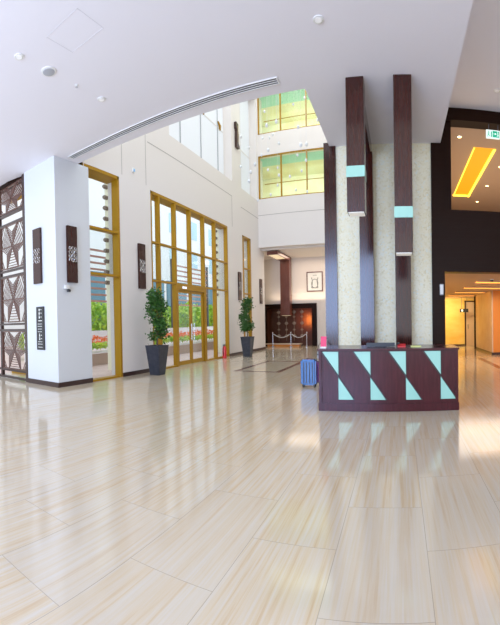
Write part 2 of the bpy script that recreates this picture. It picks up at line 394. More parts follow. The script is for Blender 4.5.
# baseboards
bb = MB()
bb.box(-8.69, -7.365, 6.05, 6.07, 0, .12).box(WX+.02, WX+.035, 6.07, 7.24, 0, .12)
bb.box(WX, WX+.015, 8.5, 10.0, 0, .12).box(WX, WX+.015, 15.70, 17.35, 0, .12).box(WX, WX+.015, 18.45, 20.4, 0, .12)
S(bb.build('baseboard_left', M['skirt']))
S(MB().box(3.835, 3.85, 15.97, 19.6, 0, .1).box(3.85, 6.4, 15.95, 15.97, 0, .1).box(1.0, 3.9, 21.98, 22, 0, .08).build('baseboard_right', M['skirt']))
# dark inlay frame in the floor
fr = MB(); x0, x1, y0, y1, t_ = -5.08, -3.55, 11.0, 14.2, .16
fr.box(x0, x1, y0, y0+t_, 0, .003).box(x0, x1, y1-t_, y1, 0, .003).box(x0, x0+t_, y0+t_, y1-t_, 0, .003).box(x1-t_, x1, y0+t_, y1-t_, 0, .003)
S(fr.build('trim_4', M['darkstone']), 'dark brown stone inlay frame in the floor')
S(MB().box(2.95, 3.15, 11.5, 14.8, 0, .003).build('trim_5', M['darkstone']))

# ---------------------------------------------------------------- windows of the left wall
def window_left(name, hole, mulls, trans, matf, x=WX, dep=.17, w_=.075, pane=M['glass'], skip=None):
    y0, y1, z0, z1 = hole; r = struct(name)
    f = MB()
    f.box(x-dep, x-.002, y0, y0+w_, z0, z1).box(x-dep, x-.002, y1-w_, y1, z0, z1)
    f.box(x-dep-.25, x-.002, y0, y1, z1-.09, z1).box(x-dep, x-.01, y0, y1, z0, z0+.05)
    if not skip: f.build('frame', matf, r)
    else:
        f = MB(); f.box(x-dep, x-.002, y0, y0+w_, z0, z1).box(x-dep, x-.002, y1-w_, y1, z0, z1).box(x-dep-.25, x-.002, y0, y1, z1-.09, z1)
        f.box(x-dep, x-.01, y0, skip[0], z0, z0+.05).box(x-dep, x-.01, skip[1], y1, z0, z0+.05); f.build('frame', matf, r)
    for m in mulls:
        zb = z0
        if skip and skip[0]+.1 < m < skip[1]-.1: zb = skip[2]
        MB().box(x-dep, x-.002, m-w_/2, m+w_/2, zb, z1-.09).build('mullion', matf, r)
    for z in trans: MB().box(x-dep*.7, x+.006, y0+.01, y1-.01, z-.03, z+.03).build('transom', matf, r)
    xs = x-dep+.02; edges = [y0]+list(mulls)+[y1]; zz = [z0]+list(trans)+[z1-.09]
    for a, b in zip(edges, edges[1:]):
        for c, d in zip(zz, zz[1:]):
            if skip and a >= skip[0]-.1 and b <= skip[1]+.1 and c < .1: continue
            MB().box(xs-.006, xs+.006, a+.02, b-.02, c+.02, d-.02).build('pane', pane, r)
    return r
window_left('window_1', (6.98,)+W1[1:], [], [4.16, 2.92], M['gold'], dep=.24)
window_left('window_2', W2, [10.49, 11.46, 12.49, 13.53, 14.51], [4.16, 2.92], M['gold'], skip=(11.46, 13.53, 2.92))
window_left('window_3', W3, [], [4.16, 2.92], M['gold'], dep=.13, w_=.2)
for nm, H_, ms in (('window_4', U1, (12.5, 14.1, 15.65)), ('window_5', U2, (18.2,))):
    y0, y1, z0, z1 = H_; r = struct(nm)
    MB().box(WX-.42, WX-.36, y0, y1, z0, z0+.06).box(WX-.42, WX-.36, y0, y0+.06, z0, z1).box(WX-.42, WX-.36, y1-.06, y1, z0, z1).box(WX-.42, WX-.36, y0, y1, z1-.06, z1).build('frame', M['white'], r)
    for m in ms: MB().box(WX-.42, WX-.37, m-.025, m+.025, z0, z1).build('mullion', M['grey'], r)
    MB().box(WX-.42, WX-.38, y0, y1, 10.25, 10.29).build('transom', M['white'], r)
    for yb_, zb_ in (((14.2, 10.35), (15.75, 10.35), (12.6, 10.35)) if nm == 'window_4' else ((17.9, 11.5), (17.9, 10.2))): MB().prism([(yb_-.12, zb_+.16), (yb_+.14, zb_+.06), (yb_+.10, zb_-.16), (yb_, zb_-.02)], WX-.37, WX-.31, 'x').build('bracket', M['gold'], r)
    e = [y0]+list(ms)+[y1]
    for a, b in zip(e, e[1:]): MB().box(WX-.405, WX-.395, a+.03, b-.03, z0+.05, z1-.05).build('blind', M['blind'], r)
# sliding door pair inside window 2
d1 = struct('door_1', 'double glazed entrance door in gold frame')
MB().box(WX-.16, WX+.01, 11.40, 11.54, 0, 2.92).box(WX-.16, WX+.01, 13.43, 13.60, 0, 2.92).box(WX-.16, WX+.012, 11.54, 13.43, 2.72, 2.89).build('frame', M['gold'], d1)
for a, b, hy in ((11.545, 12.48, 12.40), (12.49, 13.425, 12.57)):
    MB().box(WX-.1, WX-.04, a, a+.07, .02, 2.71).box(WX-.1, WX-.04, b-.07, b, .02, 2.71).box(WX-.1, WX-.04, a+.07, b-.07, .02, .16).box(WX-.1, WX-.04, a+.07, b-.07, 2.62, 2.71).build('leaf_frame', M['gold'], d1)
    lf = bpy.data.objects[[o.name for o in d1.children][-1]] if False else [o for o in bpy.data.objects if o.parent == d1 and o.name.startswith('leaf_frame')][-1]
    MB().box(WX-.075, WX-.065, a+.06, b-.06, .15, 2.63).build('pane', M['glass'], lf)
    MB().tube([(WX+.02, hy, .9), (WX+.02, hy, 1.5)], .014).tube([(WX-.04, hy, .95), (WX+.02, hy, .95)], .009).tube([(WX-.04, hy, 1.45), (WX+.02, hy, 1.45)], .009).build('handle', M['steel'], lf)
MB().box(WX+.012, WX+.05, 11.75, 12.05, 2.76, 2.84).build('door_sensor', M['chrome'], d1)
# glazed bands of the end wall
for nm, (x0, x1, z0, z1) in (('window_6', B1), ('window_7', B2)):
    r = struct(nm, 'green tinted glazed band')
    MB().box(x0, x1, 19.62, 19.72, z0, z0+.05).box(x0, x1, 19.62, 19.72, z1-.05, z1).box(x0, x0+.06, 19.62, 19.72, z0, z1).box(x1-.06, x1, 19.62, 19.72, z0, z1).build('frame', M['gold'], r)
    ms = (-6.08, -4.69, -3.30)
    for m in ms: MB().box(m-.03, m+.03, 19.61, 19.72, z0+.05, z1-.05).build('mullion', M['gold'], r)
    e = [x0]+list(ms)+[x1]
    for a, b in zip(e, e[1:]): MB().box(a+.03, b-.03, 19.66, 19.672, z0+.04, z1-.04).build('pane', M['gglass'], r)
    MB().box(x0+.1, x1-.1, 20.3, 20.33, z0+1.0, z0+1.03).build('handrail', M['gold'], r)

# ================================================================== THINGS
# ---- reception desk
dk = thing('reception_desk', 'dark plum wood reception desk with mint triangles on its front', 'desk', (-0.21, 6.85, 0))
dk['_w'] = (-0.21, 6.85, 0)
MB().box(-1.36, .94, 6.44, 7.30, .13, 1.01).build('body', M['wooddesk'], dk)
MB().box(-1.39, .97, 6.41, 7.33, 0, .135, .006).build('plinth', M['wooddesk'], dk)
MB().box(-1.40, .98, 6.40, 7.34, 1.015, 1.05, .005).build('top', M['wooddesk'], dk)
MB().box(-1.38, -1.33, 6.415, 6.45, .135, 1.015).build('corner_post', M['wooddesk'], dk)
MB().box(.91, .96, 6.415, 6.45, .135, 1.015).build('corner_post', M['wooddesk'], dk)
seam = MB()
for xv in (-1.045, -.505, .085, .665):
    MB().prism([(xv-.272, 1.0), (xv, 1.0), (xv, .61)], 6.428, 6.445).build('upper_triangle', M['mint'], dk)
    MB().prism([(xv, .585), (xv, .195), (xv+.25, .195)], 6.428, 6.445).build('lower_triangle', M['mint'], dk)
    seam.bar((xv-.29, 1.0), (xv+.268, .19), .014, .02, 6.437)
    seam.box(xv+.002, xv+.010, 6.432, 6.445, .60, 1.0).box(xv-.010, xv-.002, 6.432, 6.445, .19, .60)
seam.build('seam', M['black'], dk)

# ---- L-shaped wood columns dropping from the ceiling
def drop_column(x0, x1, zb, band, px0, px1, label):
    r = thing('wood_column', label, 'column', ((x0+x1)/2, 9.15, 0)); r['_w'] = ((x0+x1)/2, 9.15, 0)
    MB().box(px0, px1, 9.0, 9.3, 0, ZC-.30).build('wall_post', M['wood'], r)
    MB().box(x0+.05, x1-.05, 6.98, 9.3, ZC-.35, ZC).build('ceiling_beam', M['wood'], r)
    MB().box(x0, x1, 6.70, 7.00, zb+.012, ZC, .004).build('drop', M['wood'], r)
    MB().box(x0-.006, x1+.006, 6.694, 7.006, band, band+.19).build('band', M['mint'], r)['label'] = 'mint glass band'
    MB().box(x0+.02, x1-.02, 6.72, 6.98, zb, zb+.012).build('light_panel', M['panel_lit'], r)
    return r
drop_column(-.895, -.585, 3.39, 4.0, -.92, -.60, 'left dark wood column ending high above the desk, mint band near its foot')
drop_column(-.075, .235, 2.67, 3.28, -.10, .265, 'right dark wood column hanging lower over the desk, mint band lower down')

# ---- items on the desk
b = thing('brochure_holder', 'small magenta brochure holder on the left end of the desk', 'brochure holder', (-1.33, 6.62, 1.05)); b['_w'] = (-1.33, 6.62, 1.05)
MB().box(-1.385, -1.275, 6.58, 6.66, 1.05, 1.075).box(-1.385, -1.275, 6.65, 6.66, 1.07, 1.20).build('stand', M['wplastic'], b)
MB().prism([(6.60, 1.07), (6.64, 1.25), (6.65, 1.25), (6.62, 1.07)], -1.38, -1.28, 'x').build('leaflet', M['magenta'], b)
k = thing('monitor', 'low dark screen lying behind the desk edge', 'monitor', (-.32, 6.95, 1.05)); k['_w'] = (-.32, 6.95, 1.05)
MB().box(-.60, -.10, 6.80, 6.84, 1.055, 1.125, .005).build('screen', M['black'], k)
MB().box(-.45, -.25, 6.84, 6.98, 1.05, 1.062).build('foot', M['dgrey'], k)
tp = thing('telephone', 'red desk telephone in the middle of the desk', 'telephone', (.02, 6.8, 1.05)); tp['_w'] = (.02, 6.8, 1.05)
MB().prism([(6.72, 1.05), (6.72, 1.065), (6.88, 1.10), (6.88, 1.05)], -.05, .09, 'x').build('base', M['red'], tp)
MB().box(-.055, -.015, 6.73, 6.87, 1.10, 1.125, .006).build('handset', M['black'], tp)
tag(MB().box(.18, .36, 6.7, 6.9, 1.05, 1.064).build('paper_stack', mat('lime_paper', (.75, .8, .3), .7)), 'lime coloured paper stack right of the telephone', 'paper')

# ---- luggage left of the desk
def suitcase(x, y, h, wd, dp, m, label, handle_up, rz=0):
    r = thing('suitcase', label, 'suitcase', (x, y, 0), rz=rz)
    MB().box(-wd/2, wd/2, -dp/2, dp/2, .05, h, .035).build('shell', m, r)
    g = MB()
    for i in (-.28, -.1, .1, .28): g.box(i*wd-.012, i*wd+.012, -dp/2-.006, -dp/2+.004, .10, h-.06)
    g.build('rib', mat('dark_rib', (0.004, 0.02, 0.06) if m == M['blue'] else (0.25, 0.07, 0.22), 0.3), r)
    MB().box(-wd/2-.003, wd/2+.003, -.008, .008, .06, h-.01).build('zip', M['black'], r)
    for sx in (-1, 1):
        for sy in (-1, 1):
            wh = MB().lathe([(.025, -.012), (.028, 0), (.025, .012)], sx*(wd/2-.05), sy*(dp/2-.05), .028, 12, 'x').build('wheel', M['black'], r)
            MB().box(sx*(wd/2-.05)-.018, sx*(wd/2-.05)+.018, sy*(dp/2-.05)-.02, sy*(dp/2-.05)+.02, .035, .07).build('wheel_mount', M['black'], wh)
    MB().tube([(-.07, 0, h-.01), (-.06, 0, h+.02), (.06, 0, h+.02), (.07, 0, h-.01)], .009).build('top_handle', M['black'], r)
    if handle_up:
        MB().tube([(-.08, dp/2-.04, h-.02), (-.08, dp/2-.04, h+handle_up), (.08, dp/2-.04, h+handle_up), (.08, dp/2-.04, h-.02)], .008).build('telescopic_handle', M['chrome'], r)
    return r
suitcase(-2.10, 8.72, .64, .36, .24, M['blue'], 'glossy blue hard-shell suitcase beside the desk', 0)
suitcase(-1.80, 8.98, .58, .30, .22, M['pink'], 'mauve suitcase half hidden behind the desk corner', 0)
bg_ = thing('shoulder_bag', 'grey shoulder bag resting on the mauve suitcase', 'bag', (-1.83, 8.95, .612)); bg_['_w'] = (-1.83, 8.95, .612)
MB().box(-1.95, -1.71, 8.89, 9.03, .612, .82, .03).build('pouch', M['grey'], bg_)
MB().box(-1.955, -1.705, 8.885, 9.035, .72, .745).build('zip', M['black'], bg_)
MB().tube([(-1.93, 8.96, .80), (-1.93, 8.96, .93), (-1.87, 8.96, 1.0), (-1.79, 8.96, 1.0), (-1.73, 8.96, .93), (-1.73, 8.96, .80)], .012).build('strap', M['dgrey'], bg_)

# ---- potted trees
rt = random.Random(3)
def potted_tree(x, y, sc, label, seed):
    rt = random.Random(seed)
    r = thing('potted_tree', label, 'plant', (x, y, 0), 'potted trees along the window wall'); r.scale = (sc, sc, 1)
    pm = MB(); n = 4
    def ring(a, z): return [(-a, -a), (a, -a), (a, a), (-a, a)], z
    prof = [(.17, 0), (.26, .86), (.265, .88), (.235, .88), (.225, .80)]
    rings = [[pm.bm.verts.new((cx_, cy_, z)) for cx_, cy_ in ring(a, z)[0]] for a, z in prof]
    for A, B in zip(rings, rings[1:]):
        for i in range(4): pm.bm.faces.new((A[i], A[(i+1) % 4], B[(i+1) % 4], B[i]))
    pm.bm.faces.new(rings[0][::-1])
    bmesh.ops.bevel(pm.bm, geom=[e for e in pm.bm.edges if abs(e.verts[0].co.z-e.verts[1].co.z) > .3], offset=.02, segments=2, affect='EDGES')
    po = pm.build('pot', M['pot'], r)
    MB().box(-.23, .23, -.23, .23, .76, .81).build('soil', M['soil'], po)
    tr = MB(); tr.tube([(0, 0, .78), (.02, .01, 1.2), (-.01, 0, 1.7), (.01, 0, 2.3)], [.028, .024, .018, .008])
    for i in range(12):
        z = 1.1+i*.1; a = i*2.4; tr.tube([(0, 0, z), (.22*math.cos(a), .22*math.sin(a), z+.16)], [.009, .004], 5)
    tr.build('trunk', M['bark'], r)
    fo = MB(); clumps = []
    for i in range(26):
        z = rt.uniform(1.15, 2.45); q = .27 if z < 2.0 else .27-(z-2.0)*.32
        a = rt.uniform(0, 2*PI); clumps.append((math.cos(a)*q*rt.uniform(.3, 1), math.sin(a)*q*rt.uniform(.3, 1), z))
    def samp():
        c = rt.choice(clumps); s_ = .075; return (c[0]+rt.gauss(0, s_), c[1]+rt.gauss(0, s_), min(2.6, c[2]+rt.gauss(0, s_)))
    leaves(fo, 2300, samp, .095, rt); fo.build('foliage', M['leaf'], r)
    return r
potted_tree(-6.83, 9.42, 1.0, 'small dark green tree in a slate pot, the nearer one by the entrance door', 5)
potted_tree(-6.55, 15.75, .92, 'small tree in a slate pot, the farther one beyond the extinguisher', 11)

# ---- fire extinguisher
fe = thing('fire_extinguisher', 'red fire extinguisher on the floor by the last window bay', 'fire extinguisher', (-7.22, 14.8, 0)); fe['_w'] = (-7.22, 14.8, 0)
MB().lathe([(.085, 0), (.09, .03), (.09, .42), (.07, .48), (.03, .52), (.03, .54)], -7.22, 14.8, 0, 20).build('cylinder', M['red'], fe, True)
MB().box(-7.25, -7.19, 14.7, 14.84, .54, .57).box(-7.25, -7.19, 14.72, 14.84, .585, .60).build('valve', M['black'], fe)
MB().tube([(-7.22, 14.76, .55), (-7.22, 14.67, .52), (-7.22, 14.67, .3), (-7.22, 14.7, .16)], .013).build('hose', M['black'], fe)

# ---- wall sconces with a woven emblem band
def sconce(x, y, z0, hgt, rz, label, wd=.33):
    r = thing('wall_sconce', label, 'wall lamp', (x, y, z0), 'dark wood wall sconces', rz)
    MB().box(-wd/2, wd/2, -.06, 0, 0, hgt, .004).build('body', M['wood'], r)
    e = MB(); zc = hgt*.5
    for iz, dz in enumerate((-.15, -.05, .05, .15)):
        for ix, dx in enumerate((-.09, .0, .09)):
            st = (ix*2+iz*3) % 5; n_ = 7+st
            e.tube([(dx+.036*math.cos(.8*st+q*.62), -.064, zc+dz+.040*math.sin(.8*st+q*.62)) for q in range(n_)], .0075, 4)
    for dz in (-.1, 0, .1): e.tube([(-.13+.026*q, -.064, zc+dz+.012*math.sin(q*1.3)) for q in range(11)], .006, 4)
    e.build('emblem', M['steel'], r)
    return r
sconce(-8.105, 6.07, 2.63, 1.43, 0, 'dark wood wall sconce on the front of the white pier')
sconce(WX+.02, 6.57, 2.61, 1.43, PI/2, 'dark wood wall sconce on the window side of the pier, above the camera')
sconce(WX, 9.45, 2.61, 1.38, PI/2, 'dark wood wall sconce above the nearer potted tree')
sconce(WX, 16.9, 2.56, 1.33, PI/2, 'dark wood wall sconce above the farther potted tree')
sconce(WX, 19.75, 2.50, 1.33, PI/2, 'dark wood wall sconce last along the wall, next to the fireplace alcove')
sc = thing('wall_lamp', 'small carved bronze lamp high on the wall between upper openings', 'wall lamp', (WX, 16.75, 9.7)); sc['_w'] = (WX, 16.75, 9.7)
MB().prism([(16.66, 9.70), (16.98, 9.70), (16.98, 9.82), (16.86, 9.9), (16.9, 10.3), (16.84, 10.5), (16.86, 10.8), (16.62, 10.85), (16.60, 10.6), (16.70, 10.45), (16.66, 10.1)], WX, WX+.12, 'x').build('body', M['skirt'], sc)
MB().prism([(16.74, 9.95), (16.80, 9.95), (16.78, 10.7), (16.70, 10.7)], WX+.12, WX+.14, 'x').build('inlay', M['bronze'], sc)

# ---- directory sign on the pier
ds = thing('directory_sign', 'tall black directory sign with white pictograms on the pier', 'sign', (-8.055, 6.05, .91)); ds['_w'] = (-8.055, 6.05, .91)
MB().box(-8.22, -7.89, 6.04, 6.07, .91, 2.03, .006).build('plate', M['black'], ds)
for z, kind in ((1.95, 0), (1.86, 1), (1.76, 1), (1.665, 2), (1.58, 3), (1.52, 3), (1.45, 3), (1.38, 3), (1.29, 1), (1.20, 1), (1.12, 3), (1.06, 3), (.98, 3)):
    ic = MB(); x = -8.15
    if kind < 2: MB().box(-8.02, -7.985, 6.036, 6.04, z-.010, z+.010).build('pictogram', M['paper'], ds)
    if kind == 0: ic.box(-8.10, -8.055, 6.036, 6.04, z-.024, z+.024)
    if kind == 1:
        ic.lathe([(.014, -.004), (.014, 0)], -8.08, 6.04, z+.03, 10, 'y').box(-8.098, -8.062, 6.036, 6.04, z-.036, z+.012)
    if kind == 2: ic.box(-8.12, -7.97, 6.036, 6.04, z-.010, z+.010)
    while kind == 3 and x < -7.98: q = .010+.014*rt.random(); ic.box(x, x+q, 6.036, 6.04, z-.008, z+.008); x += q+.012
    ic.build('pictogram', M['paper'], ds)
# ---- security camera
cc = thing('security_camera', 'small white security camera under the pier sconce', 'camera', (-7.42, 6.40, 2.42)); cc['_w'] = (-7.42, 6.40, 2.42)
MB().box(-7.38, -7.31, 6.30, 6.44, 2.44, 2.54, .01).build('housing', M['wplastic'], cc)
MB().lathe([(.045, -.05), (.05, 0), (.03, .02)], -7.33, 6.42, 2.42, 14, 'z').build('dome', M['black'], cc)
MB().lathe([(.028, 0), (.03, .06)], -7.34, 6.32, 2.46, 12, 'x').build('bracket', M['wplastic'], cc)
sn = thing('motion_sensor', 'tiny blue and white sensor on the wall between the windows', 'sensor', (WX, 9.15, 6.17)); sn['_w'] = (WX, 9.15, 6.17)
MB().box(WX, WX+.05, 9.10, 9.20, 6.10, 6.24, .008).build('casing', M['wplastic'], sn)
MB().box(WX+.05, WX+.058, 9.115, 9.185, 6.12, 6.2).build('lens', M['sensor'], sn)
ws = thing('wall_speaker', 'small grey speaker box on the dark post right of the mosaic', 'speaker', (1.0, 9.25, 2.12)); ws['_w'] = (1.0, 9.25, 2.12)
MB().box(.945, 1.035, 9.15, 9.25, 2.10, 2.36, .01).build('housing', M['grey'], ws)
MB().box(.955, 1.025, 9.145, 9.15, 2.12, 2.34).build('grille', M['wplastic'], ws)

# ---- carved lattice screen at the far left
SX0, SX1, SY = -10.6, -8.70, 6.12
ls = thing('lattice_screen', 'tall dark carved wood screen with star panels left of the pier', 'screen', (-9.6, SY, 0)); ls['_w'] = (-9.6, SY, 0)
f = MB()
f.box(-8.80, SX1, SY-.05, SY+.05, 0, 5.70).box(SX0, -8.80, SY-.05, SY+.05, 0.02, .09)
f.box(-10.12, -10.04, SY-.045, SY+.045, .09, 5.6)
panels = [(.30, 1.40), (1.66, 2.98), (3.22, 4.50), (4.86, 5.62)]
for z in (.26, 1.43, 1.60, 3.0, 3.16, 4.52, 4.80): f.box(SX0, -8.80, SY-.04, SY+.04, z-.03, z+.03)
f.build('frame', M['skirt'], ls)
def star_panel(x0, x1, z0, z1):
    p = MB(); cx_, cz = (x0+x1)/2, (z0+z1)/2
    hx, hz = (x1-x0)/2, (z1-z0)/2
    pts = [(hx, 0), (hx, hz), (hx*.42, hz), (-hx*.42, hz), (-hx, hz), (-hx, 0), (-hx, -hz), (-hx*.42, -hz), (hx*.42, -hz), (hx, -hz)]
    tips = [(hx, 0), (hx*.5, hz), (-hx*.5, hz), (-hx, 0), (-hx*.5, -hz), (hx*.5, -hz)]
    for tx, tz in tips: p.bar((cx_, cz), (cx_+tx, cz+tz), .035, .03, SY)
    n = len(tips)
    for i in range(n):
        a, b_ = Vector(tips[i]), Vector(tips[(i+1) % n]); m_ = (a+b_)/2
        corner = [q for q in ((hx, hz), (-hx, hz), (-hx, -hz), (hx, -hz)) if (Vector(q)-a).length+(Vector(q)-b_).length < hx*.55+hz+.05 and abs(a.y) != abs(b_.y)]
        for kf in (.15, .27, .39, .51, .63, .75, .87, 1.0):
            u, v = a*kf, b_*kf
            if i % 2 == 0: p.bar((cx_+u.x, cz+u.y), (cx_+v.x, cz+v.y), .024, .012, SY)
            else:
                q = (a+b_)*.5*kf*.62; p.bar((cx_+u.x, cz+u.y), (cx_+q.x, cz+q.y), .024, .012, SY); p.bar((cx_+q.x, cz+q.y), (cx_+v.x, cz+v.y), .024, .012, SY)
    for sx in (1, -1):
        for sz in (1, -1):
            for kf in (.35, .55, .75): p.bar((cx_+sx*hx*(.5+.5*kf), cz+sz*hz), (cx_+sx*hx, cz+sz*hz*kf), .024, .012, SY)
    p.box(x0, x0+.03, SY-.035, SY+.035, z0, z1).box(x1-.03, x1, SY-.035, SY+.035, z0, z1).box(x0, x1, SY-.035, SY+.035, z0, z0+.03).box(x0, x1, SY-.035, SY+.035, z1-.03, z1)
    p.build('star_panel', M['lattice'], ls)
for z0, z1 in panels:
    star_panel(-10.04, -8.80, z0, z1)
MB().prism([(SX0, 6.02), (-9.42, 6.02), (SX1, 6.17), (SX1, 6.3), (SX0, 6.3)], 5.62, 5.705, 'z').build('header', M['woodblk'], ls)
# glazed gold mullion seen behind the screen
gp = struct('window_8')
MB().box(-10.9, -8.68, 6.95, 7.05, 0, .06).box(-10.06, -9.98, 6.95, 7.05, 0, ZC).box(-8.80, -8.68, 6.95, 7.05, 0, ZC).box(-10.9, -8.68, 6.95, 7.05, ZC-.1, ZC).build('frame', M['gold'], gp)
MB().box(-9.98, -8.80, 6.99, 7.0, .06, ZC-.1).build('pane', M['glass'], gp)

# ---- ceiling fittings
def downlight(x, y, z, label, group, rad=.075, lens=M['lamp']):
    r = thing('downlight', label, 'ceiling light', (x, y, z), group)
    MB().lathe([(rad, 0), (rad*1.02, -.012), (rad*.74, -.016), (rad*.70, -.004)], 0, 0, 0, 24).build('ring', M['wplastic'], r)
    MB().lathe([(rad*.68, -.008), (rad*.64, -.018)], 0, 0, 0, 20).build('lens', lens, r)
    return r
d0 = downlight(-4.95, 3.42, ZC, 'round ceiling downlight at the left, nearest the frame edge', 'lobby downlights')
copytree(d0, (-4.96, 5.25, ZC), label='round ceiling downlight left of the long vent, beyond the speaker')
copytree(d0, (-1.08, 5.35, ZC), label='round ceiling downlight near the drop columns')
copytree(d0, (2.17, 8.4, 6.56), label='round ceiling downlight in the higher ceiling on the right')
dw = downlight(1.6, 10.15, 6.31, 'warm downlight left in the upper gallery ceiling', 'warm gallery downlights', .07, M['warmlens'])
copytree(dw, (3.15, 13.7, 6.31), label='warm downlight right of the glowing cove')
copytree(dw, (3.17, 15.6, 6.31), label='warm downlight farthest into the upper gallery')
copytree(dw, (3.17, 11.9, 6.31), label='warm downlight at the right frame edge in the gallery')
cs = thing('ceiling_speaker', 'round grey ceiling speaker between two downlights', 'speaker', (-4.97, 4.02, ZC))
MB().lathe([(.125, 0), (.125, -.012), (.105, -.016)], 0, 0, 0, 28).build('ring', M['wplastic'], cs)
MB().lathe([(.10, -.010), (.095, -.022), (.03, -.028)], 0, 0, 0, 28).build('grille', M['grey'], cs)
sm = thing('sprinkler', 'tiny sprinkler head in the ceiling beside the speaker', 'sprinkler', (-4.96, 4.63, ZC))
MB().lathe([(.035, 0), (.035, -.006), (.012, -.01), (.012, -.03)], 0, 0, 0, 14).build('head', M['wplastic'], sm)
MB().lathe([(.022, -.034), (.022, -.03)], 0, 0, 0, 12).build('deflector', M['chrome'], sm)
S(MB().box(-4.40, -3.74, 3.53, 3.535, ZC-.003, ZC).box(-4.40, -3.74, 4.03, 4.035, ZC-.003, ZC).box(-4.40, -4.395, 3.53, 4.035, ZC-.003, ZC).box(-3.745, -3.74, 3.53, 4.035, ZC-.003, ZC).build('trim_6', mat('hatch_joint', (0.66, 0.65, 0.69), 0.8)), 'access hatch joint in the ceiling')
vt = thing('ceiling_vent', 'long slot air vent along the ceiling edge', 'vent', (-4.6, 6.48, ZC)); vt['_w'] = (-4.6, 6.48, ZC)
MB().box(-7.2, -2.05, 6.40, 6.56, ZC-.006, ZC).build('backing', M['slot'], vt)
MB().box(-7.22, -2.03, 6.385, 6.40, ZC-.016, ZC).box(-7.22, -2.03, 6.56, 6.575, ZC-.016, ZC).box(-7.22, -7.2, 6.40, 6.56, ZC-.016, ZC).box(-2.05, -2.03, 6.40, 6.56, ZC-.016, ZC).build('frame', M['wplastic'], vt)
for q in (6.445, 6.505): MB().box(-7.2, -2.05, q, q+.012, ZC-.014, ZC-.006).build('blade', M['wplastic'], vt)

# ---- exit sign under the portal beam
ex = thing('exit_sign', 'hanging green and white running-man exit sign under the dark beam', 'sign', (2.29, 9.28, 6.02)); ex['_w'] = (2.29, 9.28, 6.02)
for xx in (2.19, 2.42): MB().tube([(xx, 9.3, 6.27), (xx, 9.3, 6.11)], .012).build('hanger', M['dgrey'], ex)
MB().box(2.12, 2.46, 9.27, 9.32, 5.92, 6.12, .004).build('panel', M['signwhite'], ex)
g = MB(); g.box(2.28, 2.44, 9.262, 9.27, 5.945, 6.095).build('green_field', M['green'], ex)
MB().box(2.30, 2.35, 9.258, 9.262, 6.015, 6.03).prism([(2.345, 5.995), (2.345, 6.05), (2.375, 6.022)], 9.258, 9.262).bar((2.39, 5.96), (2.41, 6.02), .012, .004, 9.26).bar((2.41, 6.02), (2.405, 6.06), .014, .004, 9.26).bar((2.41, 6.02), (2.425, 5.975), .012, .004, 9.26).lathe([(.011, -.004), (.011, 0)], 2.405, 9.262, 6.078, 10, 'y').build('arrow', M['signwhite'], ex)
g = MB(); g.bar((2.15, 5.95), (2.17, 6.01), .014, .006, 9.267).bar((2.17, 6.01), (2.175, 6.05), .018, .006, 9.267).bar((2.175, 6.01), (2.21, 5.965), .014, .006, 9.267).bar((2.175, 6.05), (2.215, 6.03), .010, .006, 9.267).lathe([(.013, -.008), (.013, 0)], 2.18, 9.27, 6.078, 10, 'y').box(2.235, 2.262, 9.264, 9.27, 5.95, 6.08)
g.build('running_figure', M['green'], ex)

# ---- glowing coves
cv = thing('cove_light', 'long glowing yellow cove in the upper gallery ceiling', 'ceiling light', (2.5, 13.2, 6.31)); cv['_w'] = (2.5, 13.2, 6.31)
MB().box(2.09, 2.72, 10.7, 14.95, 6.295, 6.31).build('glow_panel', M['cove'], cv)
MB().box(2.65, 2.72, 10.7, 14.95, 6.27, 6.295).box(2.09, 2.12, 10.7, 14.95, 6.28, 6.295).box(2.09, 2.72, 14.8, 14.95, 6.27, 6.295).build('tube', M['coveedge'], cv)
for i, yy in enumerate((11.9, 14.2, 16.6, 18.9)):
    s1 = thing('cove_light', ('glowing orange ceiling strip nearest in the corridor', 'glowing orange ceiling strip second into the corridor', 'glowing orange ceiling strip third into the corridor', 'glowing orange ceiling strip farthest in the corridor')[i], 'ceiling light', (3.0, yy, 2.72), 'orange corridor strips')
    x1_ = 3.75 if yy > 15.9 else 6.3
    s1['_w'] = (3.0, yy, 2.72)
    MB().box(2.45, x1_, yy, yy+.5, 2.70, 2.72).build('glow_panel', M['strip'], s1)
    MB().box(2.40, x1_+.03, yy-.05, yy, 2.68, 2.72).box(2.40, x1_+.03, yy+.5, yy+.55, 2.68, 2.72).build('lip', M['tan'], s1)
dm = thing('dome_camera', 'black dome camera under the corridor ceiling', 'camera', (2.75, 11.4, 2.72))
MB().lathe([(.06, 0), (.06, -.03)], 0, 0, 0, 18).build('base', M['wplastic'], dm)
MB().lathe([(.05, -.03), (.045, -.06), (.02, -.078)], 0, 0, 0, 18).build('dome', M['black'], dm)
hs = thing('hanging_sign', 'small black hanging sign at the corridor end', 'sign', (3.6, 21.3, 2.0)); hs['_w'] = (3.6, 21.3, 2.0)
MB().box(3.30, 3.78, 21.28, 21.34, 1.90, 2.10, .005).build('panel', M['black'], hs)
MB().box(3.38, 3.48, 21.272, 21.28, 1.95, 2.05).build('mark', M['signwhite'], hs)
for xx in (3.4, 3.7): MB().tube([(xx, 21.31, 2.1), (xx, 21.31, 2.72)], .01).build('hanger', M['dgrey'], hs)
d2 = struct('door_2', 'brown door recess at the corridor end')
MB().box(3.75, 4.35, 21.9, 22.0, 0, 2.5).build('leaf', M['tan'], d2)
MB().box(3.68, 3.75, 21.88, 22.0, 0, 2.55).box(3.68, 4.4, 21.88, 22.0, 2.5, 2.57).build('frame', M['skirt'], d2)
MB().box(3.83, 3.87, 21.84, 21.9, .95, 1.25).build('handle', M['steel'], d2)
S(MB().box(3.78, 3.86, 19.55, 19.65, 0, 2.72).build('trim_7', M['woodblk']), 'black post at the block corner')

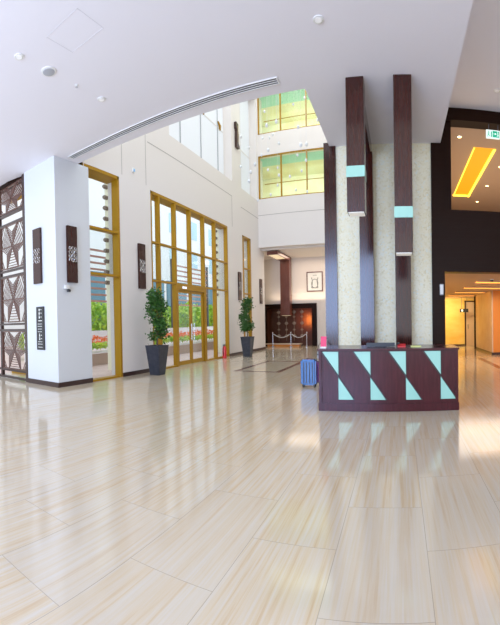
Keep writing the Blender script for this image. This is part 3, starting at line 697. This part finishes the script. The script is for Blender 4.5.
# ---- fireplace alcove
fs = thing('fireplace', 'dark wood framed fireplace in the back alcove', 'fireplace', (-6.72, 23, 0)); fs['_w'] = (-6.72, 23, 0)
MB().box(-8.40, -8.2, 22.9, 23.02, 0, 2.6).box(-5.30, -5.0, 22.9, 23.02, 0, 2.6).box(-8.2, -5.3, 22.9, 23.02, 2.3, 2.6).build('surround', M['woodblk'], fs)
for xx in (-7.50, -7.0, -6.5, -6.0):
    c_ = MB(); c_.tube([(xx, 23.2, .3), (xx, 23.2, 2.28)], .012, 6)
    for i, zz in enumerate((.62, 1.0, 1.4, 1.8, 2.1)):
        q = .11 if i % 2 == 0 else .075
        c_.lathe([(q*.5, -.012), (q, 0), (q*.5, .012)], xx, 23.2, zz, 8, 'y')
        c_.box(xx-q*1.3, xx+q*1.3, 23.19, 23.21, zz-.01, zz+.01)
    c_.build('ornament', M['bronze'], fs)
area('ember_lamp', (-5.75, 23.35, 1.6), (PI/2, 0, 0), .2, .5, 13, (1, .34, .06))
hb = thing('hearth_bench', 'low stone hearth ledge, its plinth coloured as if lit orange by the fire', 'hearth', (-7.2, 22.4, 0)); hb['_w'] = (-7.2, 22.4, 0)
MB().box(-8.1, -5.9, 22.35, 22.85, .12, .18, .01).build('slab', M['beige'], hb)
MB().box(-8.0, -6.0, 22.42, 22.82, 0, .12).build('plinth', M['orange'], hb)  # orange light on the stone is put into the plinth colour
def stanchion(x, y, label):
    r = thing('stanchion', label, 'post', (x, y, 0), 'steel barrier posts at the fireplace')
    MB().lathe([(.16, 0), (.16, .015), (.03, .05)], 0, 0, 0, 20).build('base', M['steel'], r)
    MB().lathe([(.025, .04), (.025, .80)], 0, 0, 0, 12).build('pole', M['steel'], r)
    MB().lathe([(.035, .78), (.045, .83), (.03, .88), (.005, .90)], 0, 0, 0, 12).build('finial', M['steel'], r)
    return r
s0 = stanchion(-7.55, 22.15, 'steel barrier post at the left of the hearth')
copytree(s0, (-6.42, 22.15, 0), label='steel barrier post at the middle of the hearth')
copytree(s0, (-5.45, 22.15, 0), label='steel barrier post at the right of the hearth')
for a, b_, lab in ((-7.5, -6.47, 'left white rope sagging between barrier posts'), (-6.37, -5.5, 'right white rope sagging between barrier posts')):
    tag(MB().tube([(a+(b_-a)*i/10, 22.15, .76-.2*math.sin(PI*i/10)) for i in range(11)], .016, 8).build('barrier_rope', M['wplastic']), lab, 'rope', 'barrier ropes')
hd = thing('canopy_column', 'red-brown wood column with a canopy arm hanging before the fireplace', 'column', (-6.8, 22.4, 1.87)); hd['_w'] = (-6.8, 22.4, 1.87)
MB().box(-7.08, -6.50, 22.30, 22.75, 1.88, 5.40, .005).build('drop', M['copper'], hd)
MB().box(-7.10, -6.48, 20.05, 22.30, 5.16, 5.36, .005).build('arm', M['copper'], hd)
MB().box(-7.04, -6.54, 20.12, 21.6, 5.148, 5.16).box(-7.02, -6.56, 22.34, 22.7, 1.868, 1.88).build('light_panel', M['warmpanel'], hd)
pf = thing('picture_frame', 'framed drawing in a thin brown frame on the alcove wall', 'picture', (-5.1, 22.97, 3.3)); pf['_w'] = (-5.1, 22.97, 3.3)
MB().box(-5.60, -5.55, 22.95, 23, 3.30, 4.50).box(-4.66, -4.61, 22.95, 23, 3.30, 4.50).box(-5.55, -4.66, 22.95, 23, 3.30, 3.35).box(-5.55, -4.66, 22.95, 23, 4.45, 4.50).build('frame', M['copper'], pf)
sht = MB().box(-5.55, -4.66, 22.98, 23, 3.35, 4.45).build('sheet', M['paper'], pf)
dr = MB()
for a in (0,): dr.tube([(-5.10+.20*math.cos(i*PI/8), 22.975, 3.78+.27*math.sin(i*PI/8)) for i in range(17)], .02, 5)
for xx in (-5.30, -4.90): dr.tube([(xx, 22.975, 3.50), (xx*1.0+(.06 if xx < -5.1 else -.06), 22.975, 3.9), (xx, 22.975, 4.15)], .022, 5)
dr.tube([(-5.27, 22.975, 3.52), (-4.93, 22.975, 3.52)], .02, 5).tube([(-5.22, 22.975, 4.28), (-4.98, 22.975, 4.28)], .015, 5)
dr.build('drawing', M['ink'], sht)

# ---- hanging crystals in the atrium
S(MB().box(-7.4, -1.6, 6.87, 19.6, 15.0, 15.05).build('ceiling_atrium', M['glass']), 'glass roof of the atrium')
pts = [(-6.4, 18.07, 11.82, 'up'), (-4.59, 13.16, 8.52, 'up'), (-4.18, 13.02, 8.51, 'up'), (-5.17, 18.93, 12.39, 'up'), (-3.69, 14.17, 8.79, 'up'), (-4.44, 18.32, 12.27, 'up'), (-3.5, 16.4, 11.42, 'up'), (-3.4, 16.32, 10.07, 'up'), (-6.53, 18.1, 10.56, 'mid'), (-4.65, 13.47, 7.78, 'mid'), (-6.4, 18.76, 10.84, 'mid'), (-6.13, 18.52, 10.86, 'mid'), (-4.87, 15.51, 8.93, 'mid'), (-2.93, 11.52, 6.88, 'mid'), (-3.16, 13.24, 7.68, 'mid'), (-5.88, 16.12, 8.85, 'low'), (-6.07, 17.5, 8.72, 'low'), (-6.14, 18.06, 7.73, 'low'), (-6.06, 18.98, 9.36, 'low'), (-5.64, 17.63, 7.99, 'low'), (-5.05, 15.99, 7.8, 'low'), (-4.72, 16.54, 7.9, 'low'), (-5.08, 18.86, 8.09, 'low'), (-4.71, 17.86, 9.37, 'low'), (-4.55, 17.99, 8.66, 'low'), (-3.95, 16.41, 8.46, 'low'), (-4.29, 17.99, 7.66, 'low'), (-6.5, 15.21, 8.11, 'left'), (-6.31, 14.83, 9.17, 'left'), (-6.5, 16.16, 9.3, 'left'), (-5.61, 13.95, 6.94, 'left'), (-5.65, 14.22, 7.4, 'left'), (-4.93, 12.83, 7.07, 'left'), (-6.26, 16.58, 7.05, 'left')]
names = {'up': 'before the upper glazed band', 'mid': 'before the strip between the glazed bands', 'low': 'before the lower glazed band', 'wall': 'before the plain white end wall', 'left': 'before the tall left wall'}
order = ('first', 'second', 'third', 'fourth', 'fifth', 'sixth', 'seventh', 'eighth', 'ninth', 'tenth', 'eleventh', 'twelfth')
c0 = None; count = {}
for i, (x, y, z, where) in enumerate(pts):
    n_ = count.get(where, 0); count[where] = n_+1
    lab = 'crystal drop on a wire, %s from the left %s' % (order[n_], names[where])
    if c0 is None:
        c0 = thing('crystal_pendant', lab, 'pendant', (x, y, z), 'hanging crystal drops in the atrium')
        MB().lathe([(.008, .085), (.036, .05), (.056, 0), (.04, -.05), (.006, -.085)], 0, 0, 0, 10).build('crystal', M['crystal'], c0, True)
        MB().tube([(0, 0, 0), (0, 0, 1)], .0025, 4).build('wire', M['wire'], c0); r = c0
    else: r = copytree(c0, (x, y, z), rz=i, label=lab)
    for ch in bpy.data.objects:
        if ch.parent == r and ch.name.startswith('wire'): ch.location = (0, 0, .08); ch.scale = (1, 1, 15.0-z-.08)

# ================================================================== OUTSIDE
S(MB().box(-60, WX-.45, 4.0, 90, -.3, -.02).build('ground', M['paving']), 'pinkish paving outside')
# planter beds
pb = thing('planter_bed', 'long tan stone planter bed outside the windows', 'planter', (-12, 20, 0)); pb['_w'] = (-12, 20, 0)
MB().box(-12.6, -10.5, 9.0, 34, -.02, .42).build('wall', M['planter'], pb)
MB().box(-12.65, -10.45, 8.95, 34.05, .42, .48).build('coping', M['bwhite'], pb)
rf = random.Random(21)
fl_ = MB(); leaves(fl_, 5500, lambda: (rf.uniform(-10.85, -10.55), rf.uniform(9.1, 33.9), rf.uniform(.64, .78)), .14, rf)
tag(fl_.build('ground_cover', M['leafy']), 'bright green ground cover at the front of the planter bed', 'plants', kind='stuff')
fl_ = MB(); leaves(fl_, 4200, lambda: (rf.uniform(-11.8, -11.15), rf.uniform(9.1, 33.9), rf.uniform(.66, 1.02)), .13, rf)
tag(fl_.build('flower_bed', M['flower']), 'orange flowers massed in the planter bed', 'flowers', kind='stuff')
sh0 = None
lab = ['round yellow-green shrub in the planter bed seen through %s' % s for s in ('the screen edge', 'the first tall window', 'the bay behind the near tree', 'the left leaf of the door', 'the right leaf of the door', 'the bay right of the door')]
for i, (x, y, s_) in enumerate(((-14.7, 11.2, .62), (-17.6, 17.2, 1.25), (-18.0, 23.6, 1.3), (-18.2, 29.6, 1.35), (-18.4, 36.0, 1.4), (-18.2, 43.0, 1.35))):
    if sh0 is None:
        sh0 = thing('shrub', lab[0], 'shrub', (x, y, -.02), 'shrubs outside the windows'); sh0.scale = (s_, s_, s_)
        def samp():
            a = rf.uniform(0, 2*PI); c_ = rf.uniform(-1, 1); q = rf.uniform(.75, 1.02); r_ = math.sqrt(1-c_*c_)
            return (1.5*q*r_*math.cos(a), 2.0*q*r_*math.sin(a), 1.25+1.15*q*c_)
        fm = MB(); leaves(fm, 4200, samp, .22, rf); fm.build('foliage', M['leafy'], sh0)
        MB().tube([(0, 0, 0), (0, .05, 1.2)], [.07, .03]).build('stem', M['bark'], sh0)
    else: copytree(sh0, (x, y, -.02), rz=i*1.3, label=lab[i], scale=(s_, s_, s_))
lw = tag(MB().box(-13.1, -12.85, 9, 34, -.02, 1.25).build('garden_wall', M['bwhite']), 'low white garden wall behind the flower bed', 'wall')
# lamp columns
def lamp_column(x, y, label, z1=7.5, w_=.16):
    r = thing('lamp_column', label, 'column', (x, y, -.02)); r['_w'] = (x, y, -.02)
    MB().box(x-w_, x+w_, y-w_, y+w_, -.02, z1).build('shaft', M['colcream'], r)
    for i in range(11):
        z = 2.95+i*.36
        MB().lathe([(.055, 0), (.075, .05), (.07, .17)], x-.05, y-w_-.17, z, 12, 'y').build('spotlight', M['bracket'], r)
lamp_column(-8.95, 9.85, 'pale cream column with a row of bronze spotlights outside the first window')
lamp_column(-8.95, 17.9, 'pale cream column with bronze spotlights outside the last bay')
# louvred screens
for (ya, yb, lab) in ((13.6, 15.7, 'rust slatted louvre screen outside the first window'), (22.0, 27.0, 'rust slatted louvre screen outside beyond the entrance door')):
    r = thing('louvre_screen', lab, 'screen', (-14.6, (ya+yb)/2, 0)); r['_w'] = (-14.6, (ya+yb)/2, 0)
    for yy in (ya, yb): MB().box(-14.68, -14.52, yy-.06, yy+.06, -.02, 5.9).build('post', M['dgrey'], r)
    for i in range(9): MB().box(-14.63, -14.57, ya, yb, 2.75+i*.34, 2.85+i*.34).build('slat', M['rust'], r)
# buildings
b1 = thing('office_building', 'white office building with teal glass ground floors across the paving', 'building', (-26, 40, 0)); b1['_w'] = (-26, 40, 0)
MB().box(-36, -26, 12, 58, -.02, 26).build('wall', M['bwhite'], b1)
for yy in range(18, 56, 5):
    MB().box(-26.02, -25.9, yy, yy+4.4, .3, 6.6).build('glass_front', M['bglass'], b1)
    for zz in (8.5, 12.5, 16.5, 20.5): MB().box(-26.0, -25.94, yy+.8, yy+2.4, zz, zz+2.3).build('window', M['bwin'], b1)
b2 = thing('tower_block', 'pale tower block far beyond the louvre screens', 'building', (-20, 62, 0)); b2['_w'] = (-20, 62, 0)
MB().box(-40, -14, 62, 74, -.02, 24).build('wall', M['bwhite'], b2)
for xx in range(-36, -16, 4):
    for zz in (3, 7, 11, 15, 19): MB().box(xx, xx+2.2, 61.9, 62.0, zz, zz+2.2).build('window', M['bwin'], b2)

for o in bpy.data.objects:
    if '_w' in o: del o['_w']
